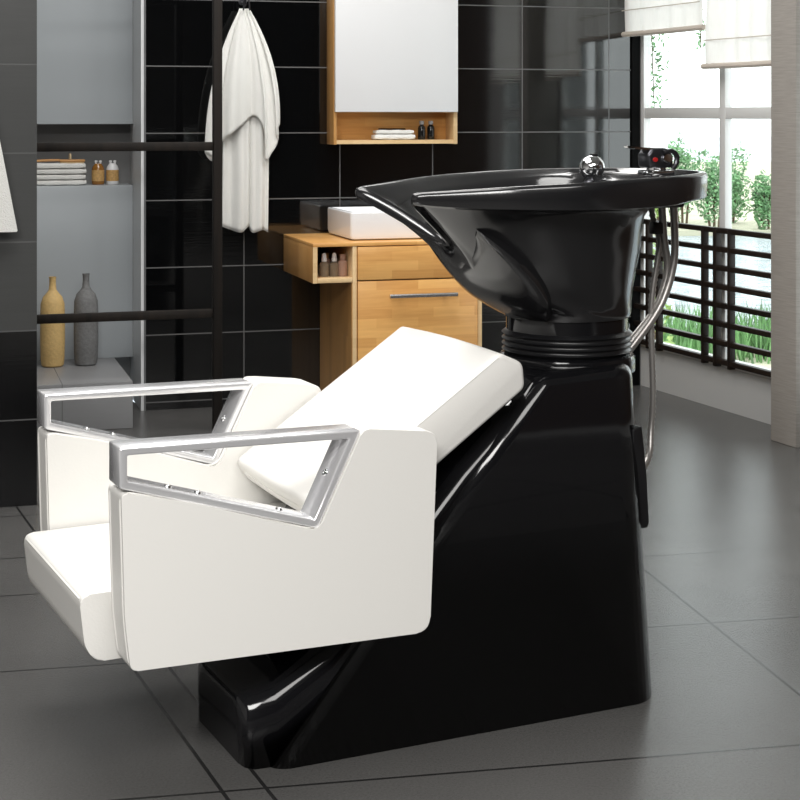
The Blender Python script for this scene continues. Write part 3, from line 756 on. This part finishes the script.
bowl = uobj('wash_bowl', bm, M['bowlmat'], ang=50)

# faucet, sprayer ----------------------------------------------------
fc = G(1.965, 2.89, 1.0)
fr = empty('mixer_tap', fc, 0, root); fr.scale = (1, 1, .82)
bm = bmesh.new(); box(bm, -.030, .028, -.03, .03, -.001, .014, bev=.004); lathe(bm, [(.022, .014), (.022, .02), (.018, .022)], n=20); obj('tap_base', bm, M['chrome'], fr)
bm = bmesh.new(); prism(bm, [(-.033, .020), (-.036, .055), (-.024, .072), (.016, .07), (.03, .055), (.032, .020)], -.022, .022, bev=.007); obj('tap_body', bm, M['darkchrome'], fr)
bm = bmesh.new(); loft(bm, [[(x, y*k, z+dz) for y, dz in ((-.016, 0), (.016, 0), (.016, .006), (-.016, .006))] for x, z, k in ((-.078, .073, .55), (-.06, .070, .8), (-.03, .067, 1), (.01, .066, 1), (.03, .060, .8))]); bmesh.ops.bevel(bm, geom=bm.edges[:], offset=.0015, segments=2, affect='EDGES'); obj('lever', bm, M['chrome'], fr)
bm = bmesh.new(); tube(bm, [(.0, -.026, .06), (.022, -.027, .064), (.034, -.027, .05), (.032, -.027, .03), (.024, -.026, .018)], .006, 10); obj('lever_loop', bm, M['darkchrome'], fr)
bm = bmesh.new(); lathe(bm, [(0, 0), (.006, 0), (.006, .003), (0, .004)], M=Matrix.Rotation(PI/2, 4, 'X'), cx=-.018, cy=-.0215, z0=.042, n=16); obj('hot_marker', bm, M['red'], fr)
bm = bmesh.new(); lathe(bm, [(.007, 0), (.012, .001), (.012, .006), (.007, .007)], M=Matrix.Rotation(PI/2, 4, 'X'), cx=.012, cy=-.0215, z0=.045, n=20); obj('dial', bm, M['chrome'], fr)
sb = G(1.862, 2.985, 1.015)
sr = empty('spray_head', sb, 0, root)
bm = bmesh.new(); bmesh.ops.create_uvsphere(bm, u_segments=32, v_segments=20, radius=.0275); obj('spray_ball', bm, M['chrome'], sr)
bm = bmesh.new(); lathe(bm, [(.02, -.033), (.014, -.024), (.014, -.015)], n=20); obj('spray_holder', bm, M['darkchrome'], sr)
bm = bmesh.new(); box(bm, -.003, .012, -.006, .006, .024, .031, bev=.002); obj('spray_button', bm, M['rubber'], sr)
# hoses
def hose(name, pts, b, r, m, ribs=0, par=root):
    bm = bmesh.new(); tube(bm, [G(a, bb, z) for (a, z), bb in zip(pts, b)], r, 12, ribs); return uobj(name, bm, m, par, ang=60)
hose('supply_hose', [(1.985, .955), (1.987, .92), (1.992, .859), (2.0, .811), (1.994, .761), (1.968, .708), (1.93, .667), (1.86, .600)], [2.9]*8, .0085, M['steel'])
hose('supply_hose', [(2.008, .955), (2.010, .921), (2.013, .858), (2.01, .81), (1.992, .75), (1.956, .692), (1.86, .590)], [2.89]*7, .0085, M['steel'])
hose('spray_hose', [(1.975, .955), (1.978, .90), (1.984, .859), (1.974, .812), (1.963, .752), (1.958, .687), (1.961, .601), (1.963, .514), (1.958, .449), (1.938, .395), (1.88, .37), (1.80, .36)], [2.93, 2.92, 2.905, 2.9, 2.9, 2.9, 2.9, 2.9, 2.9, 2.88, 2.84, 2.8], .0078, M['steel'], ribs=.0055)
bm = bmesh.new(); q = G(1.975, 2.905, .885); box(bm, q.x-.012, q.x+.012, q.y-.012, q.y+.012, .872, .898, bev=.003); uobj('hose_coupling', bm, M['rubber'])
bm = bmesh.new(); q = G(1.995, 2.9, .94); box(bm, q.x-.035, q.x+.03, q.y-.03, q.y+.04, .930, .955, bev=.004); uobj('hose_manifold', bm, M['rubber'])

# seat ---------------------------------------------------------------
bm = bmesh.new()
prism(bm, [(a-OA, z) for a, z in round_poly([(.662, .236), (.652, .322), (1.22, .328), (1.22, .215), (.68, .207)], [.012, .02, .02, .02, .02], 4)], 2.662-OB, 3.108-OB, bev=.012, seg=4)
seat = uobj('seat', bm, M['white'], ang=180, wn=True)
bm = bmesh.new(); tube(bm, [G(1.2, 2.665, .320), G(.675, 2.665, .315), G(.662, 2.668, .314), G(.657, 2.676, .313), G(.6565, 3.094, .313), G(.664, 3.105, .313)], .0026, 6, sub=1); uobj('piping', bm, M['white'], seat)
# backrest
bm = bmesh.new()
ua = Vector((math.cos(math.radians(34)), 0, math.sin(math.radians(34)))); un = Vector((-ua.z, 0, ua.x))
base = G(1.082, 0, .424); base.y = 0
def bp(l, t, b): v = base+ua*l+un*t; return (v.x, b-OB, v.z)
L = .466
pol = round_poly([(0, 0), (-.002, -.05), (.03, -.092), (L-.005, -.088), (L+.018, -.045), (L-.01, 0)], [.014, .02, .02, .012, .014, .008], 5)
rings = []
for b, k in ((2.662, .007), (2.6635, .003), (2.667, .0005), (2.685, 0), (2.78, -.002), (2.885, -.003), (2.99, -.002), (3.085, 0), (3.103, .0005), (3.1065, .003), (3.108, .007)):
    cxx, czz = L/2, -.045
    ring_ = []
    for l, t in pol:
        v = Vector((l-cxx, t-czz)); n_ = v.normalized()
        l2 = l-(k*math.copysign(1, v.x) if abs(v.x) > .1 else k*v.x/.1); t2 = t-k*math.copysign(1, v.y)*min(1, abs(v.y)/.02)
        ring_.append(bp(l2, t2, b))
    rings.append(ring_)
loft(bm, rings)
back = uobj('backrest', bm, M['white'], ang=60)
bm = bmesh.new(); tube(bm, [bp(-.001, -.022, 2.70), bp(-.003, -.024, 2.885), bp(-.001, -.022, 3.07)], .0025, 6); tube(bm, [bp(.02, -.004, 2.664), bp(L-.02, -.004, 2.664)], .0022, 6); uobj('piping', bm, M['white'], back)
bm = bmesh.new(); prism(bm, [(1.12-OA, .18), (1.12-OA, .31), (1.24-OA, .47), (1.45-OA, .585), (1.50-OA, .54)], 2.78-OB, 2.99-OB); prism(bm, [(1.02-OA, .14), (.98-OA, .212), (1.26-OA, .212), (1.26-OA, .30)], 2.72-OB, 3.0-OB); uobj('seat_support', bm, M['rubber'])
# arm panels ---------------------------------------------------------
outer = [(.716, .214), (.706, .30), (.700, .510), (.817, .483), (1.049, .408), (1.134, .579), (1.279, .562), (1.264, .205)]
rad = [.012, .02, .012, .05, .018, .012, .022, .028]
def arm(b0, b1, out):
    bm = bmesh.new(); prism(bm, [(a-OA, z) for a, z in round_poly(outer, rad, 5)], b0-OB, b1-OB, bev=.010, seg=4)
    p_ = uobj('arm_panel', bm, M['white'], ang=180, wn=True)
    face = b0 if out < 0 else b1; inner_ = b1 if out < 0 else b0
    for bb in (face-out*.010, inner_+out*.010):
        bm = bmesh.new(); P = round_poly(outer, [x+.01 for x in rad], 5); P = P[int(0):]
        pts = [G(a, bb, z) for a, z in P]; pts.append(pts[0])
        tube(bm, pts, .0023, 6, sub=1); uobj('piping', bm, M['white'], p_)
    # chrome frame
    o4 = [(.698, .516), (.698, .583), (1.131, .576), (1.050, .412)]
    n4 = len(o4)
    def inset(P, d):
        res = []
        for i in range(len(P)):
            p = Vector(P[i]); a = (p-Vector(P[i-1])).normalized(); b = (Vector(P[(i+1) % len(P)])-p).normalized()
            na_ = Vector((a.y, -a.x)); nb_ = Vector((b.y, -b.x)); m_ = (na_+nb_).normalized()
            res.append(tuple(p+m_*(d/max(.3, m_.dot(na_)))))
        return res
    i4 = inset(o4, .0135)
    bm = bmesh.new(); w0, w1 = b0+.004, b1-.012
    if out > 0: w0, w1 = b0+.012, b1-.004
    rings = [[G(a, b, z) for a, z in P] for b, P in ((w0, o4), (w1, o4), (w1, i4), (w0, i4), (w0, o4))]
    R = [[bm.verts.new(v) for v in r_] for r_ in rings[:4]]
    for k in range(4):
        A_, B_ = R[k], R[(k+1) % 4]
        for i in range(4): bm.faces.new((A_[i], A_[(i+1) % 4], B_[(i+1) % 4], B_[i]))
    bmesh.ops.recalc_face_normals(bm, faces=bm.faces)
    bmesh.ops.bevel(bm, geom=bm.edges[:], offset=.0028, segments=2, profile=.5, affect='EDGES')
    fr_ = uobj('armrest_frame', bm, M['satin'], ang=60)
    bc = (w0+w1)/2
    def screw(a, z, nx, nz):
        bm = bmesh.new()
        q_ = Vector((0, 0, 1)).rotation_difference(Vector((nx, 0, nz))).to_matrix().to_4x4()
        lathe(bm, [(0, 0), (.007, 0), (.006, .003), (.003, .0035), (.0025, .002), (0, .002)], M=q_, n=14); c = G(a, bc, z)
        s_ = obj('screw', bm, M['chrome'], fr_); s_.location = c
    d1 = Vector((1.131-1.050, .576-.412)).normalized(); nrm = (-d1.y, d1.x)
    screw(1.090+nrm[0]*.0137, .494+nrm[1]*.0137, *nrm)
    d2 = Vector((1.050-.698, .412-.516)).normalized(); n2_ = (-d2.y, d2.x)
    for t in (.25, .40, .82): screw(.698+.352*t+n2_[0]*.0137, .516-.104*t+n2_[1]*.0137, *n2_)
arm(2.570, 2.655, -1); arm(3.115, 3.200, 1)

# ------------------------------------------------------------------ camera, world, light
cam = bpy.data.cameras.new('camera'); co = bpy.data.objects.new('camera', cam); COL.objects.link(co); sc.camera = co
co.location = (0, 0, 1.13); co.rotation_euler = (PI/2, 0, 0)
cam.sensor_width = 36; cam.lens = 1600/800*36; cam.shift_y = -(400-115)/800; cam.clip_start = .05; cam.clip_end = 500
w = bpy.data.worlds.new('sky'); sc.world = w; w.use_nodes = True; nt = w.node_tree; bg = nt.nodes['Background']
bg.inputs['Color'].default_value = (.94, .98, 1, 1); bg.inputs['Strength'].default_value = 3.0
def area(name, x, y, z, sx, sy, power, rot=(0, 0, 0), col=(1, .985, .96)):
    l = bpy.data.lights.new(name, 'AREA'); l.shape = 'RECTANGLE'; l.size = sx; l.size_y = sy; l.energy = power; l.color = col
    o = bpy.data.objects.new(name, l); COL.objects.link(o); o.location = (x, y, z); o.rotation_euler = rot
    return o
area('added_fill_light', -.8, -.5, H_C-.02, 1.8, 1.8, 220)  # area lights added out of view under the ceiling to brighten chair and room
area('added_fill_light', .9, .6, H_C-.02, 1.4, 1.4, 60)
area('added_fill_light', -.6, 3.2, H_C-.02, 1.4, 1.2, 45)
area('added_fill_light', -.3, 5.1, H_C-.02, 1.8, .8, 50)
sc.view_settings.view_transform = 'Standard'; sc.view_settings.look = 'None'; sc.view_settings.exposure = 0; sc.view_settings.gamma = 1
sc.view_settings.use_curve_mapping = False
try:
    sc.cycles.max_bounces = 10; sc.cycles.transparent_max_bounces = 8; sc.cycles.sample_clamp_indirect = 6
except Exception: pass
